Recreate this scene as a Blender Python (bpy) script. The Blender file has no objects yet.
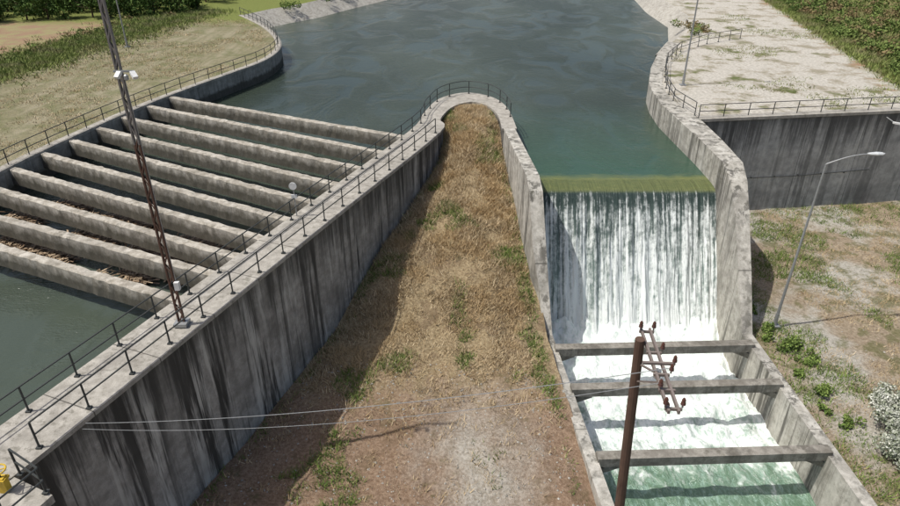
import bpy, math, random
import numpy as np
from mathutils import Vector, noise as mn
random.seed(7); rng=np.random.default_rng(7)
R=math.radians
scene=bpy.context.scene
# ------------------------------------------------------------------ helpers
def link(o,parent=None):
    scene.collection.objects.link(o)
    if parent: o.parent=parent
    return o
def mesh(name,V,F,mat,parent=None,smooth=False,mats=None,fm=None):
    me=bpy.data.meshes.new(name); me.from_pydata([tuple(v) for v in V],[],F); me.update()
    for m in (mats or [mat]): me.materials.append(m)
    if fm: me.polygons.foreach_set('material_index',fm)
    if smooth: me.polygons.foreach_set('use_smooth',[True]*len(me.polygons))
    return link(bpy.data.objects.new(name,me),parent)
class MB:
    def __init__(s): s.V=[];s.F=[];s.M=[]
    def add(s,V,F,m=0):
        b=len(s.V); s.V+= [tuple(v) for v in V]; s.F+=[tuple(i+b for i in f) for f in F]; s.M+=[m]*len(F)
    def tube(s,a,b,r0,r1=None,n=6,m=0):
        r1=r0 if r1 is None else r1
        a=Vector(a);b=Vector(b);d=(b-a)
        if d.length<1e-6:return
        d.normalize(); u=d.orthogonal().normalized(); w=d.cross(u)
        V=[a+(u*math.cos(t)+w*math.sin(t))*r0 for t in [2*math.pi*i/n for i in range(n)]]
        V+=[b+(u*math.cos(t)+w*math.sin(t))*r1 for t in [2*math.pi*i/n for i in range(n)]]
        F=[(i,(i+1)%n,(i+1)%n+n,i+n) for i in range(n)]+[tuple(range(n))[::-1],tuple(range(n,2*n))]
        s.add(V,F,m)
    def bar(s,a,b,w,h,m=0,up=(0,0,1)):
        a=Vector(a);b=Vector(b);d=(b-a).normalized();up=Vector(up)
        if abs(d.dot(up))>.99: up=Vector((1,0,0))
        sd=d.cross(up).normalized()*w/2; uu=sd.cross(d).normalized()*h/2
        V=[a-sd-uu,a+sd-uu,a+sd+uu,a-sd+uu,b-sd-uu,b+sd-uu,b+sd+uu,b-sd+uu]
        s.add(V,[(0,1,2,3),(7,6,5,4),(0,4,5,1),(1,5,6,2),(2,6,7,3),(3,7,4,0)],m)
    def box(s,c,sx,sy,sz,m=0):
        s.bar((c[0],c[1]-sy/2,c[2]),(c[0],c[1]+sy/2,c[2]),sx,sz,m)
    def lathe(s,c,prof,n=10,m=0):
        V=[];F=[]
        for r,z in prof:
            for i in range(n):
                t=2*math.pi*i/n; V.append((c[0]+r*math.cos(t),c[1]+r*math.sin(t),c[2]+z))
        for j in range(len(prof)-1):
            for i in range(n):
                F.append((j*n+i,j*n+(i+1)%n,(j+1)*n+(i+1)%n,(j+1)*n+i))
        F.append(tuple(range(n))[::-1]); F.append(tuple(range((len(prof)-1)*n,len(prof)*n)))
        s.add(V,F,m)
    def obj(s,name,mats,parent=None,smooth=False):
        return mesh(name,s.V,s.F,None,parent,smooth,mats=mats,fm=s.M)
def catmull(P,k=5):
    out=[]
    n=len(P)
    for i in range(n-1):
        p0=P[max(i-1,0)];p1=P[i];p2=P[i+1];p3=P[min(i+2,n-1)]
        for j in range(k):
            t=j/k
            out.append(tuple(.5*((2*b)+(-a+c)*t+(2*a-5*b+4*c-d)*t*t+(-a+3*b-3*c+d)*t**3) for a,b,c,d in zip(p0,p1,p2,p3)))
    out.append(tuple(P[-1])); return out
def resample(P,step):
    P=[Vector(p) for p in P]; out=[P[0].copy()]
    L=sum((P[i+1]-P[i]).length for i in range(len(P)-1)); n=max(1,round(L/step)); st=L/n
    tgt=st; run=0
    for i in range(len(P)-1):
        seg=(P[i+1]-P[i]).length
        while tgt<=run+seg+1e-6 and len(out)<=n:
            out.append(P[i].lerp(P[i+1],(tgt-run)/seg)); tgt+=st
        run+=seg
    return out
# ------------------------------------------------------------------ material tools
class NT:
    def __init__(s,name):
        s.mat=bpy.data.materials.new(name); s.mat.use_nodes=True
        s.t=s.mat.node_tree; s.b=s.t.nodes['Principled BSDF']
        g=s.t.nodes.new('ShaderNodeNewGeometry'); s.pos=g.outputs['Position']
    def _in(s,sock,v):
        if isinstance(v,bpy.types.NodeSocket): s.t.links.new(v,sock)
        elif v is not None:
            if isinstance(v,(tuple,list)) and sock.type=='RGBA' and len(v)==3: v=(*v,1)
            sock.default_value=v
    def scale(s,sc,vec=None):
        n=s.t.nodes.new('ShaderNodeVectorMath'); n.operation='MULTIPLY'
        s._in(n.inputs[0],vec or s.pos); n.inputs[1].default_value=sc; return n.outputs[0]
    def noise(s,sc,vec=None,detail=4,rough=.55,dist=0):
        n=s.t.nodes.new('ShaderNodeTexNoise'); n.inputs['Scale'].default_value=sc
        n.inputs['Detail'].default_value=min(detail,5); n.inputs['Roughness'].default_value=rough; n.inputs['Distortion'].default_value=dist
        s._in(n.inputs['Vector'],vec or s.pos); return n.outputs['Fac']
    def m(s,op,a,b=None,c=None,clamp=False):
        n=s.t.nodes.new('ShaderNodeMath'); n.operation=op; n.use_clamp=clamp
        s._in(n.inputs[0],a); s._in(n.inputs[1],b)
        if c is not None: s._in(n.inputs[2],c)
        return n.outputs[0]
    def ss(s,x,a,b,lo=0.,hi=1.):
        n=s.t.nodes.new('ShaderNodeMapRange'); n.interpolation_type='SMOOTHSTEP' if a<b else 'LINEAR'
        s._in(n.inputs[0],x); n.inputs[1].default_value=a; n.inputs[2].default_value=b
        n.inputs[3].default_value=lo; n.inputs[4].default_value=hi; n.clamp=True; return n.outputs[0]
    def mix(s,f,a,b,mode='MIX'):
        n=s.t.nodes.new('ShaderNodeMix'); n.data_type='RGBA'; n.blend_type=mode
        s._in(n.inputs[0],f); s._in(n.inputs[6],a); s._in(n.inputs[7],b); return n.outputs[2]
    def xyz(s,vec=None):
        n=s.t.nodes.new('ShaderNodeSeparateXYZ'); s._in(n.inputs[0],vec or s.pos); return n.outputs
    def attr(s,name):
        n=s.t.nodes.new('ShaderNodeAttribute'); n.attribute_name=name; return n.outputs['Fac']
    def bump(s,h,strength=.5,dist=.05):
        n=s.t.nodes.new('ShaderNodeBump'); n.inputs['Strength'].default_value=strength; n.inputs['Distance'].default_value=dist
        s._in(n.inputs['Height'],h); s.t.links.new(n.outputs[0],s.b.inputs['Normal'])
    def out(s,col,rough=.9,spec=.2,metal=0):
        s._in(s.b.inputs['Base Color'],col); s._in(s.b.inputs['Roughness'],rough)
        s.b.inputs['Specular IOR Level'].default_value=spec; s.b.inputs['Metallic'].default_value=metal
        return s.mat
def plain(name,col,rough=.6,metal=0,spec=.4,var=.35,sc=9):
    t=NT(name); n=t.noise(sc); d=tuple(c*(1-var) for c in col)
    return t.out(t.mix(n,d,tuple(c*(1+var*.6) for c in col)),rough,spec,metal)
def concrete(name,lo,hi,stain=.6,streak=1.,moss=0.,ztop=None,pale=.0,wet_or_shade=None,joint=None):
    t=NT(name); big=t.noise(.35,detail=3); mid=t.noise(2.2,detail=5,rough=.65); fine=t.noise(22,detail=3)
    st=t.noise(1.0,t.scale((1.7,1.7,.10)),detail=5,rough=.7)
    st2=t.noise(1.0,t.scale((.55,.55,.05)),detail=3)
    X=t.xyz()
    c=t.mix(t.ss(mid,.3,.72),lo,hi)
    c=t.mix(t.m('MULTIPLY',t.ss(fine,.35,.7),.25),c,tuple(x*.6 for x in lo))
    dark=tuple(x*.22 for x in lo)
    if pale>0:
        st3=t.noise(1.0,t.scale((1.1,1.1,.09)),detail=5,rough=.7,dist=.4)
        c=t.mix(t.m('MULTIPLY',t.ss(st3,.5,.62),pale),c,(.60,.59,.54))
    sf=t.m('MULTIPLY',t.ss(st,.47,.59),min(1.,stain*streak))
    sf=t.m('MULTIPLY',sf,t.ss(st2,.38,.58,.3,1.))
    c=t.mix(sf,c,dark)
    c=t.mix(t.m('MULTIPLY',t.ss(big,.46,.66),stain*.5),c,tuple(x*.5 for x in lo))
    if ztop is not None:
        e=t.m('ADD',X[2],t.m('MULTIPLY',t.m('SUBTRACT',st,.5),9.))
        c=t.mix(t.ss(e,ztop-2.8,ztop,0,.8),c,dark)
    if wet_or_shade:
        c=t.mix(t.ss(t.m('ADD',X[2],t.m('MULTIPLY',t.m('SUBTRACT',mid,.5),.5)),wet_or_shade[0],wet_or_shade[1],0,.8),c,(.05,.047,.035))  # dark lower band: waterline stain on the bank edge, painted shade on beams
    if moss>0:
        g=t.m('MULTIPLY',t.ss(t.noise(3.4,detail=5,rough=.65),.50,.64),t.ss(t.noise(.5,detail=3),.42,.6,.25,1.))
        c=t.mix(t.m('MULTIPLY',g,moss),c,(.085,.08,.055))
    h=t.m('ADD',mid,t.m('MULTIPLY',fine,.4))
    if joint:
        for (dx,dy,per) in joint:
            s_=t.m('ADD',t.m('MULTIPLY',X[0],dx/per),t.m('MULTIPLY',X[1],dy/per))
            fr=t.m('ABSOLUTE',t.m('SUBTRACT',t.m('FRACT',s_),.5))
            j=t.m('LESS_THAN',fr,.022/per)
            c=t.mix(t.m('MULTIPLY',j,.8),c,dark)
    t.bump(h,.5,.04)
    return t.out(c,.92,.15)
M_wall=concrete('canal_wall_concrete',(.26,.25,.225),(.43,.415,.38),.98,1.05,ztop=0.,pale=.65,joint=[(.367,.93,6.)])
M_deck=concrete('deck_concrete',(.30,.28,.245),(.47,.445,.395),.5,.3,moss=.45,joint=[(.367,.93,3.)])
M_beam=concrete('beam_concrete',(.31,.28,.23),(.55,.515,.45),.6,.5,moss=.5,wet_or_shade=(-.2,-.65))  # shade painted on beam fronts below the edge, so lit tops stand out
M_spill=concrete('spillway_concrete',(.33,.315,.275),(.55,.525,.47),.85,1.0,moss=.4,pale=.3,joint=[(0.,1.,5.)])
M_ret=concrete('retaining_concrete',(.32,.32,.305),(.48,.475,.45),.7,.9,ztop=0.,pale=.3,joint=[(1.,.1,5.)])
M_edge=concrete('bank_edge_concrete',(.26,.25,.22),(.42,.40,.36),.6,.8,wet_or_shade=(-1.0,-1.25))
M_cop=concrete('coping_concrete',(.30,.28,.245),(.47,.445,.395),.5,.3,moss=.4)
M_strut=concrete('strut_concrete',(.18,.165,.14),(.34,.32,.28),.7,.6,moss=.5)
M_lin=concrete('lining_concrete',(.33,.31,.27),(.50,.48,.43),.4,.4,moss=.5)
M_rail=plain('railing_metal',(.055,.06,.058),.6,.3)
M_rust=plain('rusty_steel',(.15,.085,.06),.8,.2,var=.6,sc=6)
M_mast=plain('dull_mast_steel',(.24,.22,.205),.7,.2,var=.5,sc=4)
M_galv=plain('galvanised_steel',(.36,.37,.37),.5,.5)
M_white=plain('white_enamel',(.7,.7,.68),.4)
M_yellow=plain('yellow_paint',(.62,.42,.04),.5)
M_black=plain('black_rubber',(.02,.02,.022),.5)
M_wood=plain('creosoted_wood',(.10,.06,.042),.85,var=.5,sc=4)
M_pors=plain('brown_porcelain',(.09,.04,.03),.25)
M_arm=plain('weathered_crossarm_steel',(.24,.20,.18),.7,.3)
M_glass=plain('lamp_glass',(.6,.62,.62),.15)
# ------------------------------------------------------------------ ground materials
def mat_mound():
    t=NT('mound_soil'); x,y,z=t.xyz()
    n1=t.noise(.22,detail=3); n2=t.noise(1.1,detail=5,rough=.65); n3=t.noise(7,detail=5,rough=.7); n4=t.noise(45,detail=2)
    dry=t.mix(t.ss(n3,.3,.7),(.25,.185,.105),(.50,.40,.25))
    dirt=t.mix(t.ss(n3,.3,.72),(.22,.145,.095),(.42,.305,.215))
    grav=t.mix(t.ss(n3,.3,.7),(.34,.30,.24),(.60,.56,.49))
    e=t.m('ADD',y,t.m('MULTIPLY',t.m('SUBTRACT',n2,.5),9.))
    c=t.mix(t.ss(e,23.,27.5),dirt,dry)
    c=t.mix(t.m('MULTIPLY',t.ss(t.noise(.55,detail=5,rough=.7),.52,.62),.6),c,t.mix(n3,(.13,.085,.055),(.28,.20,.13)))
    gx=t.m('ABSOLUTE',t.m('SUBTRACT',x,t.m('ADD',1.7,t.m('MULTIPLY',t.m('SUBTRACT',n1,.5),9.))))
    gf=t.m('MULTIPLY',t.ss(t.m('ADD',gx,t.m('MULTIPLY',n2,4.)),6.,2.2),t.ss(t.m('ADD',y,t.m('MULTIPLY',n2,3.)),28.,23.))
    c=t.mix(gf,c,grav)
    c=t.mix(t.m('MULTIPLY',t.ss(n2,.55,.68),t.ss(n1,.4,.62,.12,.5)),c,(.10,.12,.045))
    c=t.mix(t.m('MULTIPLY',t.ss(n4,.5,.7),.4),c,(.13,.095,.06))
    t.bump(t.m('ADD',n3,t.m('MULTIPLY',n4,.5)),.9,.14)
    return t.out(c,1.,.05)
def mat_lower():
    t=NT('yard_soil')
    n1=t.noise(.16,detail=4); n2=t.noise(.8,detail=5,rough=.65); n3=t.noise(6,detail=5,rough=.7); n4=t.noise(40,detail=2)
    c=t.mix(t.ss(n3,.3,.7),(.24,.185,.125),(.44,.365,.27))
    c=t.mix(t.ss(n1,.47,.60),c,t.mix(t.ss(n3,.3,.7),(.35,.325,.27),(.57,.54,.48)))
    c=t.mix(t.m('MULTIPLY',t.ss(n2,.48,.62),.75),c,t.mix(n3,(.075,.085,.03),(.22,.21,.10)))
    c=t.mix(t.m('MULTIPLY',t.ss(n4,.5,.7),.35),c,(.13,.10,.065))
    t.bump(t.m('ADD',n3,t.m('MULTIPLY',n4,.5)),.9,.12)
    return t.out(c,1.,.05)
def mat_left():
    t=NT('bank_grass'); x,y,z=t.xyz()
    n2=t.noise(.5,detail=5,rough=.65); n3=t.noise(4,detail=5,rough=.7); n4=t.noise(25,detail=2)
    st=t.noise(1.,t.scale((1.1,.12,1)),detail=4)
    c=t.mix(t.ss(n3,.3,.7),(.17,.155,.095),(.31,.28,.18))
    c=t.mix(t.ss(st,.45,.65,0,.5),c,(.37,.33,.24))
    c=t.mix(t.m('MULTIPLY',t.ss(n2,.45,.62),.55),c,(.13,.145,.06))
    w=t.m('ADD',x,t.m('MULTIPLY',t.m('SUBTRACT',n2,.5),6.)); w=t.m('SUBTRACT',w,t.m('MULTIPLY',t.m('SUBTRACT',y,60.),.2))
    green=t.mix(n3,(.10,.13,.035),(.25,.27,.09))
    field=t.mix(t.ss(n2,.4,.6),(.30,.20,.135),(.30,.27,.14))
    c=t.mix(t.ss(w,-39.5,-41.5),c,green)
    c=t.mix(t.ss(w,-46.,-49.),c,field)
    c=t.mix(t.ss(t.m('ADD',y,t.m('MULTIPLY',n2,6.)),88,94),c,green)
    t.bump(t.m('ADD',n3,n4),.7,.1)
    return t.out(c,1.,.05)
def mat_right():
    t=NT('platform_gravel'); x,y,z=t.xyz()
    n1=t.noise(.09,detail=4); n2=t.noise(.35,detail=5,rough=.65); n3=t.noise(4,detail=5,rough=.7); n4=t.noise(28,detail=2)
    c=t.mix(t.ss(n3,.3,.7),(.36,.335,.285),(.60,.57,.51))
    c=t.mix(t.m('MULTIPLY',t.ss(n2,.47,.60),.6),c,(.25,.21,.14))
    c=t.mix(t.m('MULTIPLY',t.ss(n2,.53,.66),t.ss(n1,.42,.58,.2,1.)),c,(.13,.15,.06))
    t.bump(t.m('ADD',n3,n4),.7,.08)
    w=t.m('SUBTRACT',x,t.m('MULTIPLY',t.m('SUBTRACT',y,60.),.2)); w=t.m('ADD',w,t.m('MULTIPLY',t.m('SUBTRACT',n2,.5),7.))
    c=t.mix(t.ss(w,38.,41.),c,t.mix(t.ss(n2,.42,.6),(.15,.17,.06),(.33,.22,.14)))
    return t.out(c,1.,.05)
def mat_leaf(name,a,b,c3=None):
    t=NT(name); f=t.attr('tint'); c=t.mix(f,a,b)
    if c3: c=t.mix(t.ss(t.noise(.45,detail=3),.47,.6),c,c3)
    return t.out(c,.8,.15)
M_mound=mat_mound();M_lower=mat_lower();M_left=mat_left();M_right=mat_right()
L_dry=mat_leaf('dry_grass_blades',(.31,.225,.125),(.68,.56,.37),(.48,.36,.205))
L_green=mat_leaf('green_weed_leaves',(.07,.12,.028),(.23,.30,.08))
L_bank=mat_leaf('bank_weed_leaves',(.10,.14,.035),(.27,.31,.10),(.22,.22,.10))
L_dark=mat_leaf('orchard_leaves',(.03,.06,.013),(.12,.19,.045))
L_hedge=mat_leaf('shrub_leaves',(.05,.09,.02),(.20,.26,.075),(.22,.17,.085))
L_pale=mat_leaf('pale_shrub_leaves',(.17,.21,.12),(.66,.66,.60))
L_twig=mat_leaf('drift_twigs',(.12,.075,.045),(.46,.36,.25))
# ------------------------------------------------------------------ water materials
def mat_water():
    t=NT('canal_water_surface'); x,y,z=t.xyz()
    big=t.noise(.05,t.scale((1,.5,1)),detail=3)
    r1=t.noise(1.0,t.scale((.9,2.2,1)),detail=4,rough=.6); r2=t.noise(5.,t.scale((.8,1.6,1)),detail=2); r3=t.noise(.22,t.scale((1,.6,1)),detail=3,dist=1.2)
    c=t.mix(t.ss(big,.35,.65),(.034,.046,.035),(.060,.076,.058))
    east=t.ss(x,2.,5.)
    c=t.mix(t.m('MULTIPLY',t.ss(y,58.,41.),east),c,(.042,.084,.057))
    c=t.mix(t.m('MULTIPLY',t.ss(t.m('ADD',y,t.m('MULTIPLY',r1,1.4)),41.6,40.4),east),c,(.15,.165,.055))
    h=t.m('ADD',t.m('MULTIPLY',r1,1.),t.m('MULTIPLY',r2,.6))
    t.bump(t.m('MULTIPLY',h,t.ss(r3,.38,.62,.2,1.)),.9,.10)
    t.b.inputs['IOR'].default_value=1.33
    return t.out(c,t.ss(r3,.38,.62,.07,.2),.38)
def mat_fall():
    t=NT('falling_water'); x,y,z=t.xyz()
    s1=t.noise(1.,t.scale((3.6,.0,.20)),detail=5,rough=.72,dist=.3)
    s2=t.noise(1.,t.scale((1.3,.0,.06)),detail=3)
    s3=t.noise(1.,t.scale((20.,0.,1.3)),detail=4,rough=.7)
    s4=t.noise(1.,t.scale((7.,0.,.12)),detail=2)
    br=t.noise(3.,t.scale((1.,1.,.6)),detail=5,rough=.75)
    f=t.m('ADD',t.m('MULTIPLY',s1,.60),t.m('MULTIPLY',s3,.20)); f=t.m('ADD',f,t.m('MULTIPLY',s4,.20))
    f=t.m('ADD',f,t.m('MULTIPLY',t.m('SUBTRACT',s2,.5),.45))
    f=t.m('ADD',f,t.m('MULTIPLY',t.m('SUBTRACT',br,.5),.38))
    f=t.m('ADD',f,t.ss(z,-2.0,-3.4,-.09,.02)); f=t.m('ADD',f,t.ss(z,-4.,-9.8,0.,.13))
    w=t.ss(f,.455,.64)
    gap=t.mix(t.ss(z,-2.2,-6.5),(.030,.052,.047),(.17,.225,.205))
    c=t.mix(w,gap,(.78,.82,.80))
    sill=t.ss(z,-2.12,-1.93); c=t.mix(sill,c,t.mix(t.noise(2.,t.scale((1,4,1)),detail=4),(.06,.09,.035),(.19,.20,.075)))
    t.bump(t.m('ADD',t.m('ADD',s1,t.m('MULTIPLY',s3,.4)),t.m('MULTIPLY',br,.4)),.8,.22)
    t._in(t.b.inputs['Roughness'],t.m('ADD',.35,t.m('MULTIPLY',w,.5)))
    t._in(t.b.inputs['Base Color'],c); t.b.inputs['Specular IOR Level'].default_value=.25
    return t.mat
def mat_pool():
    t=NT('churning_water'); x,y,z=t.xyz()
    n1=t.noise(.9,t.scale((1.,.55,1)),detail=5,rough=.7,dist=.8); n2=t.noise(4.,t.scale((1,.5,1)),detail=5,rough=.7,dist=.5)
    n=t.m('ADD',t.m('MULTIPLY',n1,.65),t.m('MULTIPLY',n2,.35))
    b=t.ss(y,20.,25.,-.09,.13)
    b2=t.ss(y,25.,31.,0.,.12)
    f=t.m('ADD',t.m('ADD',n,b),b2)
    w=t.ss(f,.46,.69)
    c=t.mix(w,t.mix(n1,(.065,.13,.08),(.20,.31,.21)),(.84,.89,.86))
    c=t.mix(t.m('MULTIPLY',t.ss(n2,.52,.38),.45),c,(.38,.54,.46))
    t.bump(n,.9,.35)
    t._in(t.b.inputs['Roughness'],t.m('ADD',.15,t.m('MULTIPLY',w,.6)))
    t._in(t.b.inputs['Base Color'],c); return t.mat
# ------------------------------------------------------------------ terrain
MZ=[(-200,-8.3),(0,-8.1),(18,-7.9),(22,-7.5),(29.5,-6.9),(34,-5.0),(44,-2.4),(47.5,-.9),(50,-.25),(60,-.1)]
def interp(tab,v): return float(np.interp(v,[a for a,_ in tab],[b for _,b in tab]))
def wall_out_x(y): return -0.9-(44-y)*.3946 if y<=44 else -0.9+ (y-44)*.05
def spill_in_x(y): return 4.7+.08*(45-y)
def mound_z(x,y):
    z=interp(MZ,y)
    n=mn.fractal(Vector((x*.35,y*.35,0)),1.,2.,4)*.28+mn.noise(Vector((x*1.7,y*1.7,3)))*.06
    xl=wall_out_x(y);xr=spill_in_x(y)-.8;u=max(-1,min(1,(2*x-xl-xr)/(xr-xl)))
    crown=(1-u*u)*float(np.interp(y,[24,34,44,47.5,50],[0,.6,1.4,.6,0]))
    return z+crown+n*min(1,max(.15,(50-y)/8))
ys=[-200,-120,-60,-30]+list(np.arange(-14,53.2,.35))
V=[];F=[];nx=60
for y in ys:
    xl=wall_out_x(min(y,44))-.5
    if y>44: xl=-1.4+max(0,(y-49))*.4
    xr=spill_in_x(y)-.45 if y<44 else 4.3-max(0,(y-49))*.35
    for i in range(nx+1):
        x=xl+(xr-xl)*i/nx; V.append((x,y,mound_z(x,y)))
for j in range(len(ys)-1):
    for i in range(nx):
        a=j*(nx+1)+i; F.append((a,a+1,a+nx+2,a+nx+1))
mesh('dirt_slope',V,F,M_mound,smooth=True)
def low_z(x,y): return -7.9+mn.fractal(Vector((x*.2,y*.2,5)),1.,2.,4)*.22
xs=[17.5]+list(np.arange(17.8,60,.6))+[70,90,130,200,400,900]; ys2=[-600,-200,-80,-30]+list(np.arange(-10,56,.6))+[120]
V=[(x,y,low_z(x,y) if -10<=y<56 and x<60 else -8.) for y in ys2 for x in xs]
n=len(xs);F=[(j*n+i,j*n+i+1,(j+1)*n+i+1,(j+1)*n+i) for j in range(len(ys2)-1) for i in range(n-1)]
mesh('ground',V,F,M_lower,smooth=True)
left_edge=[(-75,-110),(-58,-60),(-38,0),(-33,15),(-29.5,26),(-27.9,32),(-27.5,36.7),(-26.6,41.9),(-24.9,49.0),(-23.1,54.7),(-20.7,60.9),(-18.9,65.7),(-18.4,70.3),(-19.1,75.0),(-21.2,80.8),(-24.3,86.9),(-28.7,93.8)]
le=left_edge[:3]+catmull(left_edge[3:],4)
top_l=[(-28.7,93.8),(-26.2,99),(-22.6,104),(-18.2,113.4),(-13,125),(-4,143),(16,182),(56,262),(200,600)]
poly=le+top_l[1:]+[(-900,600),(-900,-110)]
mesh('left_bank',[(x,y,0) for x,y in poly],[tuple(range(len(poly)))],M_left)
wl=[(-26,92.5),(-23.0,97.5),(-19.6,102),(-15.4,111),(-9.7,122),(0,140),(20,179),(60,259),(204,597)]
V=[(x,y,0.004) for x,y in top_l]+[(x,y,-2.2) for x,y in wl]; k=len(wl)
mesh('canal_lining',V,[(i,i+1,k+i+1,k+i) for i in range(k-1)],M_lin)
top_r=[(25.6,76.0),(30,84.5),(33,94),(33.8,108),(36,125),(47,152),(68,190),(118,262),(400,560)]
wr=[(23.6,77),(27.6,85.5),(30.2,94.5),(30.5,108),(32.6,126),(43,154),(63.5,193),(113,265),(396,565)]
V=[(x,y,0.004) for x,y in top_r]+[(x,y,-2.2) for x,y in wr]
mesh('canal_lining',V,[(i,k+i,k+i+1,i+1) for i in range(k-1)],M_lin)
ri=[(24.8,75.5),(21.7,68.9),(19.5,63.2),(17.9,58.0),(17.3,54.7),(17.0,50.8),(17.1,46.9)]
poly=[(900,162),(18.5,47.3)]+[(x+.5,y) for x,y in ri[::-1][1:]]+top_r+[(900,560)]
mesh('right_platform',[(x,y,0) for x,y in poly],[tuple(range(len(poly)))],M_right)
poly=[(-110,-110),(-110,600),(900,600),(900,165),(19.5,49),(18.2,46.9),(18,39.8),(4.6,39.8),(4.4,45),(4.0,50),(2,52.5),(-.9,51),(-1.6,46),(-1.8,44.3),(-13.5,14.7),(-19.3,0),(-63,-110)]
mesh('canal_water',[(x,y,-1.8) for x,y in poly],[tuple(range(len(poly)))],mat_water())
# ------------------------------------------------------------------ walls from paired polylines
def pairwall(name,A,B,zt,zb,mats,deck=.0,parent=None,lip=0.):
    mb=MB(); n=len(A)
    if not isinstance(zt,list): zt=[zt]*n
    V=[(*a,z) for a,z in zip(A,zt)]+[(*b,z) for b,z in zip(B,zt)]+[(*a,zb) for a in A]+[(*b,zb) for b in B]
    for i in range(n-1):
        mb.F.append((i,n+i,n+i+1,i+1)); mb.M.append(1)
        mb.F.append((i,i+1,2*n+i+1,2*n+i)); mb.M.append(0)
        mb.F.append((n+i,3*n+i,3*n+i+1,n+i+1)); mb.M.append(0)
    mb.F.append((0,2*n,3*n,n)); mb.M.append(0)
    mb.F.append((n-1,2*n-1,4*n-1,3*n-1)); mb.M.append(0)
    mb.V=V
    if deck:
        cs=[((a[0]+b[0])/2,(a[1]+b[1])/2) for a,b in zip(A,B)]
        def ex(p,c):
            d=Vector((p[0]-c[0],p[1]-c[1])); d=d*(1+lip/d.length); return (c[0]+d.x,c[1]+d.y)
        A2=[ex(a,c) for a,c in zip(A,cs)];B2=[ex(b,c) for b,c in zip(B,cs)]
        V=[(*a,z+deck) for a,z in zip(A2,zt)]+[(*b,z+deck) for b,z in zip(B2,zt)]+[(*a,z-.12) for a,z in zip(A2,zt)]+[(*b,z-.12) for b,z in zip(B2,zt)]
        F=[]
        for i in range(n-1):
            F+=[(i,n+i,n+i+1,i+1),(i,i+1,2*n+i+1,2*n+i),(n+i,3*n+i,3*n+i+1,n+i+1),(2*n+i,2*n+i+1,3*n+i+1,3*n+i)]
        F+=[(0,2*n,3*n,n),(n-1,2*n-1,4*n-1,3*n-1)]
        mb.add(V,F,1)
    return mb.obj(name,mats,parent)
A=[(-14.4,15.1),(-8.2,30.7),(-2.8,44.4),(-1.9,48.9),(-.8,52.6),(1.3,54.4),(3.4,53.2),(4.5,50.0),(4.7,45.0)]
B=[(-12.55,14.3),(-6.35,30.2),(-0.9,44.0),(-.8,47.4),(.2,50.6),(1.8,51.9),(3.1,50.6),(3.75,48.),(3.9,45.0)]
P4=catmull([(*a,*b) for a,b in zip(A,B)],5)
P4=[(-64,-110,-61.7,-110),(-20.4,0,-18.5,0)]+P4
Aw=[(p[0],p[1]) for p in P4];Bw=[(p[2],p[3]) for p in P4]
pairwall('canal_wall',Aw,Bw,-.06,-11,[M_wall,M_deck],deck=.06,lip=.14)
sy=[45,42,38.5,36.2,35,33.1,31.5,30,18,0,-110]; sz=[0,0,0,0,-.5,-3.2,-5.4,-7.3,-7.3,-7.35,-7.4]
A=[(spill_in_x(y),y) for y in sy];B=[(spill_in_x(y)-(.8 if y>32 else .55),y) for y in sy]
pairwall('spillway_wall',A,B,[z+.003 for z in sz],-12,[M_spill,M_spill])
A=ri+[(17.25,42.5),(17.25,38.2),(17.25,36.6),(17.2,34.9),(17.0,32.4),(16.85,30),(17.2,18),(17.5,0),(19,-110)]
B=[(26.0,74.9),(22.9,68.3),(20.6,62.7),(19.0,57.7),(18.4,54.6),(18.3,50.9),(18.8,46.9),(18.75,42.5),(18.5,38.2),(18.3,36.6),(18.05,34.9),(17.75,32.4),(17.45,30),(17.8,18),(18.1,0),(19.6,-110)]
zt=[.05]*7+[.05,.05,-.6,-2.,-4.6,-7.3,-7.3,-7.3,-7.3]
pairwall('spillway_wall',A,B,zt,-12,[M_spill,M_spill])
def offs(P,d):
    out=[]
    for i,p in enumerate(P):
        a=Vector(P[max(i-1,0)][:2]);b=Vector(P[min(i+1,len(P)-1)][:2]);t=(b-a).normalized(); out.append((p[0]-t.y*d,p[1]+t.x*d))
    return out
rw=[(18.82,47.0),(36,49.35),(60,52.5),(400,97)]
pairwall('retaining_wall',rw,offs(rw,.7),-.02,-9,[M_ret,M_cop],deck=.10,lip=.1)
pairwall('bank_edge_wall',le,offs(le,.55),-.02,-5,[M_edge,M_cop],deck=.08,lip=.04)
mb=MB()
pl=[(-14.0,11.4),(-12.1,10.7),(-11.35,12.6),(-12.95,13.3)]
V=[(x,y,z) for z in (-.32,-.035) for x,y in pl]
mb.add(V,[(3,2,1,0),(4,5,6,7),(0,1,5,4),(1,2,6,5),(2,3,7,6),(3,0,4,7)])
mb.bar((-13.4,12.6,-2.2),(-11.7,12.2,-.35),.3,.3); mb.bar((-13.9,11.4,-2.2),(-12.3,11.0,-.35),.3,.3)
mb.obj('service_landing',[M_cop])
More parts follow.
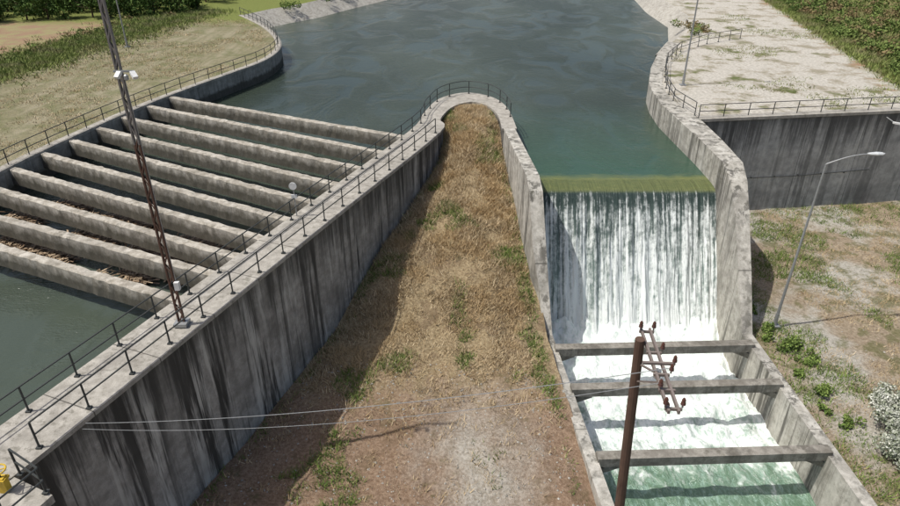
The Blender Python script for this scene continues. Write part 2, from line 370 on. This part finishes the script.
# ------------------------------------------------------------------ barrier beams
beams=[((-24.3,53.9),(-3.2,43.5)),((-25.0,51.3),(-4.4,40.4)),((-25.5,48.3),(-5.5,37.6)),((-26.2,45.7),(-6.5,35.0)),((-26.9,43.1),(-7.4,32.5)),((-27.4,40.5),(-8.3,30.3)),((-27.8,37.8),(-9.1,28.2)),((-28.2,35.3),(-9.9,26.4)),((-28.6,32.7),(-10.4,24.8)),((-29.4,30.7),(-11.0,22.6))]
for i,(a,b) in enumerate(beams):
    mb=MB(); w=.48; z0,z1=-1.05,-.07
    A3=Vector((*a,0));B3=Vector((*b,0)); d=(B3-A3); L=d.length; d.normalize(); s=Vector((-d.y,d.x,0))
    nseg=60; V=[];F=[]
    prof=[(-w/2,z0),(-w/2,z1-.05),(-w/2+.05,z1),(w/2-.05,z1),(w/2,z1-.05),(w/2,z0)]
    for j in range(nseg+1):
        p=A3+d*(L*j/nseg)
        for q,(o,z) in enumerate(prof):
            jit=mn.noise(Vector((p.x*2.3,p.y*2.3,q+i*7)))*.05
            V.append(p+s*(o+jit)+Vector((0,0,z+(jit if q in(1,2,3,4) else 0))))
    m=6
    for j in range(nseg):
        for q in range(m): F.append((j*m+q,j*m+(q+1)%m,(j+1)*m+(q+1)%m,(j+1)*m+q))
    mb.add(V,F); mb.obj('barrier_beam',[M_beam])
for (a,b) in [((6.0,28.6),(16.9,29.0)),((6.35,25.3),(17.0,25.7)),((6.75,20.7),(17.15,21.1))]:
    mb=MB(); mb.bar((a[0]-.15,a[1],-7.35),(b[0]+.15,b[1],-7.35),.5,.5)
    mb.bar((a[0]-.1,a[1],-8.0),(a[0]+.9,a[1],-7.55),.35,.3); mb.bar((b[0]+.1,b[1],-8.0),(b[0]-.9,b[1],-7.55),.35,.3)
    mb.obj('spillway_strut',[M_strut])
# ------------------------------------------------------------------ waterfall and pool
prof=[(39.8,-1.8),(39.2,-1.82),(38.7,-1.88),(38.35,-2.0),(38.05,-2.3),(37.75,-2.75),(37.2,-3.6),(36.5,-4.8),(35.75,-6.1),(35,-7.4),(34.2,-8.7),(33.5,-9.6),(32.7,-10.15)]
pr=catmull(prof,10); nx=330; V=[];F=[]
for j,(y,z) in enumerate(pr):
    for i in range(nx+1):
        xl=spill_in_x(y)-.1; xr=17.35; x=xl+(xr-xl)*i/nx
        amp=.0 if z>-2.0 else min(1,(-2.0-z)/2.5)
        n=mn.noise(Vector((x*2.2,z*.15,1)))*.28+mn.noise(Vector((x*6,z*.35,4)))*.14+mn.noise(Vector((x*12,z*1.1,9)))*.06
        V.append((x,y-amp*n*.9,z+amp*n*.35))
for j in range(len(pr)-1):
    for i in range(nx):
        a=j*(nx+1)+i; F.append((a,a+1,a+nx+2,a+nx+1))
mesh('waterfall',V,F,mat_fall(),smooth=True)
ysp=[-110,-50,-20,0,8]+list(np.arange(12,34.2,.12)); nx=90;V=[];F=[]
for y in ysp:
    for i in range(nx+1):
        xl=spill_in_x(y)-.15; xr=17.15+(.0 if y>0 else -y*.02); x=xl+(xr+.1-xl)*i/nx
        amp=.25+.75*min(1,max(0,(y-20)/8))
        n=mn.fractal(Vector((x*.9,y*.7,2)),.9,2.,4)*.42*amp
        boil=max(0,y-31.3)*.3*(1+.6*mn.noise(Vector((x*1.4,y*1.4,6))))
        V.append((x,y,-10+n+boil))
for j in range(len(ysp)-1):
    for i in range(nx):
        a=j*(nx+1)+i; F.append((a,a+1,a+nx+2,a+nx+1))
mesh('plunge_pool',V,F,mat_pool(),smooth=True)
# ------------------------------------------------------------------ railings
def railing(name,P,step=1.9,h=1.05,z=0.,r=.03,rails=(1.05,.55)):
    pts=resample([(x,y,z) for x,y in P],step); mb=MB()
    for p in pts: mb.tube(p,(p.x,p.y,p.z+h),r*1.15); mb.box((p.x,p.y,p.z+.03),.16,.16,.05)
    fine=[Vector((x,y,z)) for x,y in P]
    for hh in rails:
        for a,b in zip(fine[:-1],fine[1:]): mb.tube(a+Vector((0,0,hh)),b+Vector((0,0,hh)),r,n=5)
    return mb.obj(name,[M_rail])
ins=[]; outs=[]
for a,b in zip(Aw,Bw):
    a=Vector(a);b=Vector(b); ins.append(tuple(a.lerp(b,.07))); outs.append(tuple(b.lerp(a,.07)))
railing('walkway_railing',[(-20.3,0)]+ins[2:-3])
railing('walkway_railing',outs[2:13])
railing('landing_railing',[(-12.65,13.3),(-11.45,12.6),(-12.15,10.85),(-13.9,11.45)],1.2)
railing('bank_railing',[tuple(p) for p in offs(le,.3)][3:],1.8)
railing('platform_railing',[(33.9,77.8),(28.6,74.4),(24.5,70.3),(21.4,64.8),(19.7,59.3),(18.6,55.0),(18.2,51.5),(18.7,48.0)][::-1],2.0)
railing('platform_railing',[tuple(p) for p in offs(rw,.35)][:3]+[(110,59.4)],2.0)
# ------------------------------------------------------------------ poles and lamps
mb=MB(); bx,by=-10.6,20.8; Hm=13.5
def mw(z): return .105-.045*z/Hm
for k in range(9):
    za,zb=Hm*k/9,Hm*(k+1)/9; mi=0 if k<5 else 3
    for sx in (-1,1):
        mb.bar((bx+sx*mw(za),by,za),(bx+sx*mw(zb),by,zb),.05,.12,mi,up=(0,1,0))
z=.1;fl=1
while z<Hm-.4:
    w0=mw(z);w1=mw(z+.45); mi=0 if z<7.4 else 3
    for dy in (-.05,.05):
        mb.bar((bx-fl*w0,by+dy,z),(bx+fl*w1,by+dy,z+.45),.04,.012,mi,up=(0,1,0))
    z+=.45;fl*=-1
mb.box((bx,by,.12),.5,.5,.14,1)
mb.bar((bx-.1,by-.15,10.0),(bx+.55,by-.15,10.0),.05,.06,1)
for dx,t in ((.1,-.05),(.5,.16)):
    mb.bar((bx+dx,by-.18,9.98),(bx+dx+t,by-.36,9.84),.16,.10,2); mb.tube((bx+dx,by-.15,10.),(bx+dx,by-.15,9.9),.025,n=6,m=1)
mb.lathe((bx+.28,by-.2,9.72),[(.02,.2),(.07,.16),(.08,.04),(.03,0)][::-1],10,1)
mb.box((bx+.22,by-.1,1.9),.18,.16,.34,2); mb.tube((bx+.16,by,2.1),(bx+.12,by,9.9),.016,n=5,m=1)
mb.obj('lighting_mast',[M_rust,M_galv,M_white,M_mast])
def street_lamp(loc,h,arm,dirx=1,lean=0):
    x,y,z=loc; mb=MB()
    mb.tube((x,y,z),(x,y,z+.9),.12,.11,8); mb.tube((x,y,z+.9),(x+lean,y,z+h),.085,.05,8); mb.box((x,y,z+.03),.5,.5,.1)
    p=Vector((x+lean,y,z+h)); pts=[p]
    for i in range(1,7):
        t=i/6; pts.append(Vector((x+lean+dirx*arm*t,y,z+h+.55*math.sin(t*math.pi/2))))
    for a,b in zip(pts[:-1],pts[1:]): mb.tube(a,b,.04,n=7)
    e=pts[-1]
    V=[];F=[];n=10
    for j,(l,w,hh) in enumerate([(-.1,.05,.05),(.05,.11,.07),(.35,.16,.1),(.65,.13,.08),(.78,.05,.04)]):
        for i in range(n):
            t=2*math.pi*i/n; V.append((e.x+dirx*l,e.y+w*math.cos(t),e.z+hh*math.sin(t)+.02))
    for j in range(4):
        for i in range(n): F.append((j*n+i,j*n+(i+1)%n,(j+1)*n+(i+1)%n,(j+1)*n+i))
    F.append(tuple(range(n)));F.append(tuple(range(4*n,5*n)))
    mb.add(V,F,1)
    return mb.obj('street_lamp',[M_galv,M_glass])
street_lamp((19.6,31.7,-7.9),10.4,2.1,1,.15)
street_lamp((20.6,56.9,0),10.5,2.0,1)
street_lamp((-35.5,72.8,0),10.5,2.0,1)
mb=MB(); mb.tube((34.1,48.95,-.4),(34.1,47.9,-.5),.04); mb.bar((34.0,47.9,-.5),(34.5,47.7,-.55),.24,.12,1); mb.obj('wall_lamp',[M_galv,M_white])
mb=MB(); dv=(49.35-47.0)/(36-18.82)
def ry(x): return 47.0+(x-18.82)*dv-.08
mb.tube((19.2,ry(19.2),-4.9),(28.,ry(28),-5.0),.03); mb.tube((28,ry(28),-5.0),(34.2,ry(34.2),-4.8),.03)
for x in np.arange(20,34,2.): mb.box((x,ry(x),-4.93),.08,.12,.1)
mb.obj('wall_dark_line',[M_rail])  # thin dark tube with small blocks along the wall face
mb=MB(); gx,gy=-8.1,30.6; mb.tube((gx,gy,0),(gx,gy,1.7),.03,n=8)
V=[(gx+.2*math.cos(t),gy-.05-d,1.75+.2*math.sin(t)) for d in(0,.05) for t in [2*math.pi*i/18 for i in range(18)]]
mb.add(V,[tuple(range(18))[::-1],tuple(range(18,36))]+[(i,(i+1)%18,(i+1)%18+18,i+18) for i in range(18)],1)
mb.box((gx,gy-.02,1.15),.3,.06,.2,1)
mb.obj('level_gauge_sign',[M_galv,M_white])
mb=MB(); cx,cy=-12.75,12.75
mb.box((cx,cy,.25),.24,.2,.56,0); mb.tube((cx,cy,.53),(cx,cy,.8),.035,n=8,m=1); mb.bar((cx-.16,cy,.45),(cx+.16,cy,.45),.28,.08,0)
n=16
for i in range(n):
    a=2*math.pi*i/n;b=2*math.pi*(i+1)/n
    mb.tube((cx+.22*math.cos(a),cy+.22*math.sin(a),.8),(cx+.22*math.cos(b),cy+.22*math.sin(b),.8),.025,n=6)
for i in range(4):
    a=math.pi*i/2+.4; mb.tube((cx,cy,.8),(cx+.22*math.cos(a),cy+.22*math.sin(a),.8),.018,n=6)
mb.obj('sluice_winch',[M_yellow,M_black])
mb=MB(); cx,cy=-12.5,11.7
mb.lathe((cx,cy,-.03),[(.2,0),(.24,.05),(.24,.45),(.16,.55),(.06,.6)],14,0); mb.box((cx+.02,cy-.26,.3),.2,.1,.3,0); mb.tube((cx,cy,.55),(cx,cy,.75),.04,n=8)
mb.obj('gate_motor',[M_black])
mb=MB(); base=Vector((5.05,12.0,-8.1)); top=Vector((4.33,11.8,6.1))
for i in range(12):
    a=base.lerp(top,i/12);b=base.lerp(top,(i+1)/12); mb.tube(a,b,.165-.055*i/12,.165-.055*(i+1)/12,12)
def insul(p,s=1.):
    mb.tube(p,(p[0],p[1],p[2]+.12*s),.018,n=6,m=1)
    mb.lathe((p[0],p[1],p[2]+.1*s),[(.035*s,0),(.07*s,.01*s),(.045*s,.05*s),(.065*s,.06*s),(.04*s,.11*s),(.055*s,.13*s),(.03*s,.2*s)],10,2)
ax=Vector((-.06,-1,0)).normalized(); sx=Vector((1,-.06,0)).normalized()
c0=Vector((4.35,11.8,5.95))
for off in (.14,.34):
    mb.bar(c0+ax*-.6+sx*off,c0+ax*2.2+sx*off,.05,.09,1)
for l in (-.5,.3,1.05,1.55,2.1):
    mb.bar(c0+ax*l+sx*.08,c0+ax*l+sx*.42,.05,.06,1)
mb.bar(c0+Vector((0,0,.07))+sx*-.1+ax*.75,c0+Vector((0,0,.07))+sx*.6+ax*.75,.06,.06,1)
mb.bar(Vector((4.42,11.75,4.9)),c0+ax*1.3+sx*.14,.04,.04,1)
for l,o in [(-.5,.1),(-.5,.4),(.3,.42),(.75,.58),(1.05,.44),(1.55,.1),(2.1,.42),(2.1,.08)]:
    insul(c0+ax*l+sx*o+Vector((0,0,.05)),.8)
for l in (1.2,1.8):
    insul(c0+ax*l+sx*.24-Vector((0,0,.35)),.8)
mb.lathe((4.72,11.4,5.3),[(.03,0),(.08,.02),(.08,.22),(.03,.26)],12,3); mb.bar((4.4,11.75,5.42),(4.7,11.42,5.42),.04,.04,1)
mb.obj('utility_pole',[M_wood,M_arm,M_pors,M_galv])
def cable(name,a,b,sag,r=.012,mat=M_galv):
    a=Vector(a);b=Vector(b);mb=MB();pr=a
    for i in range(1,25):
        t=i/24;p=a.lerp(b,t)-Vector((0,0,sag*4*t*(1-t))); mb.tube(pr,p,r,n=5);pr=p
    mb.obj(name,[mat])
cable('power_cable',(-11.7,15.3,.1),tuple(c0+ax*1.05+sx*.44+Vector((0,0,.2))),.35,.010)
cable('power_cable',(-11.75,15.15,.0),tuple(c0+ax*1.55+sx*.1+Vector((0,0,.2))),.5,.008)
# ------------------------------------------------------------------ vegetation
def fast(name,V,nv,mat,tint):
    n=len(V)//nv; me=bpy.data.meshes.new(name)
    me.vertices.add(len(V)); me.vertices.foreach_set('co',np.asarray(V,dtype=np.float32).ravel())
    me.loops.add(len(V)); me.loops.foreach_set('vertex_index',np.arange(len(V),dtype=np.int32))
    me.polygons.add(n); me.polygons.foreach_set('loop_start',np.arange(0,len(V),nv,dtype=np.int32))
    try: me.polygons.foreach_set('loop_total',np.full(n,nv,dtype=np.int32))
    except Exception: pass
    me.update(calc_edges=True)
    at=me.attributes.new('tint','FLOAT','POINT'); at.data.foreach_set('value',np.repeat(tint,nv).astype(np.float32))
    me.materials.append(mat); return link(bpy.data.objects.new(name,me))
def blades(name,pts,mat,h=(.12,.35),per=7,w=.02,spread=.12):
    pts=np.asarray(pts); n=len(pts)*per; P=np.repeat(pts,per,axis=0)
    P=P+np.c_[rng.normal(0,spread,n),rng.normal(0,spread,n),np.zeros(n)]
    ang=rng.uniform(0,2*np.pi,n); hh=rng.uniform(h[0],h[1],n)*np.repeat(rng.uniform(.6,1.4,len(pts)),per); ww=w*rng.uniform(.6,1.5,n)
    d=np.c_[np.cos(ang),np.sin(ang),np.zeros(n)]; la=rng.uniform(0,2*np.pi,n); ll=hh*rng.uniform(.3,1.3,n)
    tip=P+np.c_[np.cos(la)*ll,np.sin(la)*ll,hh]
    P[:,2]-=.03
    V=np.stack([P-d*ww[:,None],P+d*ww[:,None],tip],1).reshape(-1,3)
    return fast(name,V,3,mat,np.clip(rng.normal(.5,.28,n)+np.repeat(rng.normal(0,.18,len(pts)),per),0,1))
def leaves(name,blobs,mat,dens=260,size=.09,inner=.55):
    VV=[];TT=[]
    for (x,y,z,r,rz) in blobs:
        n=int(dens*r*r)
        d=rng.normal(size=(n,3)); d/=np.linalg.norm(d,axis=1)[:,None]
        ph=rng.uniform(0,6,3)
        lump=1+.22*np.sin(d[:,0]*5+ph[0])*np.sin(d[:,1]*5+ph[1])+.15*np.sin(d[:,2]*9+ph[2]+d[:,0]*7)
        rr=(inner+(1-inner)*rng.uniform(0,1,n)**.6)*lump
        c=np.array([x,y,z])+d*rr[:,None]*np.array([r,r,rz])
        a=rng.normal(size=(n,3)); a/=np.linalg.norm(a,axis=1)[:,None]
        b=np.cross(a,rng.normal(size=(n,3))); b/=np.linalg.norm(b,axis=1)[:,None]
        s=(size*rng.uniform(.6,1.5,n))[:,None]
        V=np.stack([c-a*s,c-b*s*.6,c+a*s,c+b*s*.6],1).reshape(-1,3); VV.append(V)
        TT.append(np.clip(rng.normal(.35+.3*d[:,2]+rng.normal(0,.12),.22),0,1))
    return fast(name,np.concatenate(VV),4,mat,np.concatenate(TT))
pd=[];pg=[]
while len(pd)<15000:
    y=random.uniform(15,51.); xl=(wall_out_x(y)+.2 if y<44 else -.6+max(0,y-48)*.5); xr=(spill_in_x(y)-1. if y<45 else 3.6-max(0,y-48)*.3)
    x=random.uniform(xl,xr)
    pdn=mn.fractal(Vector((x*.5,y*.5,8)),1,2,3)
    pr_=np.interp(y,[15,22,26,31,52],[.03,.06,.3,.85,1.])*(1 if pdn>-.08 else .15)
    if random.random()<pr_: pd.append((x,y,mound_z(x,y)))
blades('dry_grass',pd,L_dry,(.08,.30),8,.018,.14)
while len(pg)<2800:
    y=random.uniform(15,50); xl=(wall_out_x(y)+.1 if y<44 else -.4); xr=(spill_in_x(y)-.9 if y<45 else 3.4)
    x=random.uniform(xl,xr); q=mn.fractal(Vector((x*.28,y*.28,20)),1,2,3)
    edge=min(x-xl,xr-x)<.6
    if y<23.5 and -1<x<4.5 and random.random()<.85: continue
    if q>.26 or (edge and random.random()<.2): pg.append((x,y,mound_z(x,y)))
blades('green_grass',pg,L_green,(.08,.30),8,.02,.13)
pw=[];pdry=[]
while len(pw)<6500:
    x=random.uniform(17.9,50);y=random.uniform(14,49); q=mn.fractal(Vector((x*.22,y*.22,31)),1,2,3)
    if y>46.8+(x-18.97)*.138: continue
    near=(x<20.2 and random.random()<.35) or (y>45 and random.random()<.3)
    if q>.16 or near: pw.append((x,y,low_z(x,y)))
blades('yard_weeds',pw,L_green,(.08,.28),8,.022,.2)
while len(pdry)<6000:
    x=random.uniform(18,50);y=random.uniform(14,49)
    if y>46.8+(x-18.97)*.138: continue
    if mn.fractal(Vector((x*.25,y*.25,50)),1,2,3)>0: pdry.append((x,y,low_z(x,y)))
blades('yard_dry_grass',pdry,L_dry,(.06,.2),7,.018,.16)
pb=[]
for _ in range(11000):
    y=random.uniform(28,98); x=-44+.2*(y-60)+random.gauss(0,2.4); pb.append((x,y,0))
blades('bank_weeds',pb,L_bank,(.12,.42),6,.05,.35)
pb=[]
for _ in range(9000):
    y=random.uniform(28,92); x=random.uniform(-42,-18); 
    if mn.fractal(Vector((x*.2,y*.2,70)),1,2,3)>-.05:
        ex=float(np.interp(y,[26,32,49,60.9,70,80.8,93],[-30.3,-28.7,-25.7,-21.6,-19.4,-22.,-29.]))
        if x<ex-.2: pb.append((x,y,0))
blades('bank_grass_tufts',pb,L_dry,(.05,.15),7,.03,.25)
def shrub(name,x,y,z,r,mat,n=6,size=.08,dens=700):
    bl=[(x+random.gauss(0,r*.45),y+random.gauss(0,r*.45),z+r*random.uniform(.25,.8),r*random.uniform(.35,.6),r*random.uniform(.3,.5)) for _ in range(n)]
    o=leaves(name,bl,mat,dens,size,.3)
    mb=MB()
    for b in bl: mb.tube((x,y,z-.05),(b[0],b[1],b[2]),.03,.012,n=5)
    s=mb.obj('stems',[M_wood]); s.parent=o
for x,y,r in [(19.6,29.6,.8),(20.0,28.0,.6),(19.0,31.2,.45),(19.4,25.6,.55),(19.6,23.4,.5),(18.9,33.2,.35),(19.0,27.,.4),(18.7,30.2,.4),(18.8,24.4,.35)]:
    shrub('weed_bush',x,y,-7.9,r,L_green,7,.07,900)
for x,y,r in [(21.6,22.8,1.2),(21.2,20.8,1.3),(23.,23.6,1.2),(21.9,24.8,.8)]:
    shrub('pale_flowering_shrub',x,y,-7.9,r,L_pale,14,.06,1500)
shrub('weed_bush',20.6,18.6,-7.9,1.1,L_hedge,9,.08,900)
bl=[]
for _ in range(360):
    y=random.uniform(50,125); x=42.+.2*(y-60)+abs(random.gauss(0,9)); r=random.uniform(.3,1.5)
    bl.append((x,y,r*.35,r,r*.6))
leaves('hedge_thicket',bl,L_hedge,190,.14,.45)
pb=[]
for _ in range(10000):
    y=random.uniform(50,118); x=40.+.2*(y-60)+abs(random.gauss(0,8)); pb.append((x,y,0))
blades('hedge_bank_grass',pb,L_bank,(.15,.5),6,.05,.35)
bl=[(29.6+random.gauss(0,1.),82.5+random.gauss(0,1.2),.4,random.uniform(.4,.8),.5) for _ in range(9)]
leaves('weed_bush',bl,L_hedge,260,.11,.4)
for cx,cy in [(-24.5,100.5),(-20.,109),(-17.2,113)]:
    bl=[(cx+random.gauss(0,.9),cy+random.gauss(0,.9),.3,random.uniform(.4,.8),.5) for _ in range(7)]
    leaves('bank_bush',bl,L_green,240,.11,.4)
pb=[]
for _ in range(5000):
    x=random.uniform(19.5,48);y=random.uniform(50,100)
    if mn.fractal(Vector((x*.12,y*.12,90)),1,2,3)>.2 and y>48+(x-19)*.14 and x>np.interp(y,[50,60,70,76,95],[19,20,24,28,35]): pb.append((x,y,0))
blades('platform_weeds',pb,L_bank,(.05,.2),7,.035,.25)
bl=[];mb=MB()
for row in range(6):
    for k in range(22):
        x=-88+k*2.6+random.gauss(0,.5)+row*.8; y=87+row*5+random.gauss(0,.6)+(x+63)*.36
        if x>-35 or y<80: continue
        mb.tube((x,y,0),(x+.1,y,1.5),.12,.08,n=6)
        for _ in range(6):
            q=(x+random.gauss(0,1.),y+random.gauss(0,.9),random.uniform(.8,3.1)); r=random.uniform(.7,1.4)
            mb.tube((x+.1,y,1.1),q,.05,.02,n=5); bl.append((*q,r,r*.85))
o=leaves('orchard_trees',bl,L_dark,160,.16,.45); s=mb.obj('trunks',[M_wood]); s.parent=o
bl=[(-46+random.gauss(0,2.)+.2*(y-60),y,.2,random.uniform(.3,.8),.35) for y in np.arange(50,96,1.1)]
leaves('field_edge_bushes',bl,L_hedge,220,.12,.4)
# drift debris collected against the upstream-facing side under the beams
V=[];tt=[]
def dr(n,lo,hi,xr,zz=-1.77):
    for _ in range(n):
        x=random.uniform(*xr); t=1-random.random()**1.3*.62
        y=lo(x)+(hi(x)-lo(x))*t+.25
        if mn.fractal(Vector((x*.35,y*.35,12)),1,2,3)<-.1: continue
        a=random.gauss(-.45,.9); l=random.uniform(.15,1.0); w=random.uniform(.015,.05); dz=random.uniform(-.05,.25)
        dx,dy=math.cos(a),math.sin(a); zz2=zz+random.uniform(0,.22)
        V.extend([(x-dy*w,y+dx*w,zz2),(x+dy*w,y-dx*w,zz2),(x+dx*l+dy*w,y+dy*l-dx*w,zz2+dz),(x+dx*l-dy*w,y+dy*l+dx*w,zz2+dz)]); tt.append(random.random())
b8=lambda x:35.3+(x+28.2)*(26.4-35.3)/(18.3); b9=lambda x:32.7+(x+28.6)*(24.8-32.7)/18.2; b7=lambda x:37.8+(x+27.8)*(28.2-37.8)/18.7; b10=lambda x:30.7+(x+29.4)*(22.6-30.7)/18.4
dr(5500,b9,b8,(-26,-11.5)); dr(3500,b8,b7,(-24,-12)); dr(2200,b10,b9,(-25,-15))
fast('floating_debris',V,4,L_twig,np.array(tt))
V=[];F=[]
for _ in range(2600):
    if random.random()<.55:
        y=random.uniform(14,27); x=random.uniform(wall_out_x(y)+.5,spill_in_x(y)-1); z=mound_z(x,y)
    else:
        y=random.uniform(14,45); x=random.uniform(18,40); z=low_z(x,y)
    r=random.uniform(.02,.075); b=len(V)
    for dx,dy,dz in ((1,0,0),(0,1,0),(-1,0,0),(0,-1,0),(0,0,.8)):
        V.append((x+dx*r*random.uniform(.6,1.3),y+dy*r*random.uniform(.6,1.3),z+dz*r))
    F+=[(b,b+1,b+4),(b+1,b+2,b+4),(b+2,b+3,b+4),(b+3,b,b+4)]
mesh('scattered_stones',V,F,M_lin)
# ------------------------------------------------------------------ light, sky, camera
w=bpy.data.worlds.new('World'); scene.world=w; w.use_nodes=True; nt=w.node_tree
sky=nt.nodes.new('ShaderNodeTexSky'); sky.sky_type='NISHITA'; sky.sun_disc=False
el=R(62); sky.sun_elevation=el; sky.sun_rotation=R(-102); sky.dust_density=4.
bg=nt.nodes['Background']; nt.links.new(sky.outputs[0],bg.inputs[0]); bg.inputs[1].default_value=.115
sd=Vector((-.978*math.cos(el),-.208*math.cos(el),math.sin(el)))
l=bpy.data.lights.new('sun','SUN'); l.energy=3.9; l.angle=R(.5); l.color=(1,.965,.9)
so=link(bpy.data.objects.new('sun',l)); so.rotation_euler=sd.to_track_quat('Z','Y').to_euler(); so.location=(-30,0,60)
cam=bpy.data.cameras.new('camera'); cam.sensor_width=36; cam.angle=2*math.atan(450/643); cam.clip_end=3000; cam.clip_start=.1
co=link(bpy.data.objects.new('camera',cam)); co.location=(0,0,15); co.rotation_euler=(R(90-29.4),0,0); scene.camera=co
scene.view_settings.view_transform='Standard'; scene.view_settings.look='None'; scene.view_settings.exposure=0
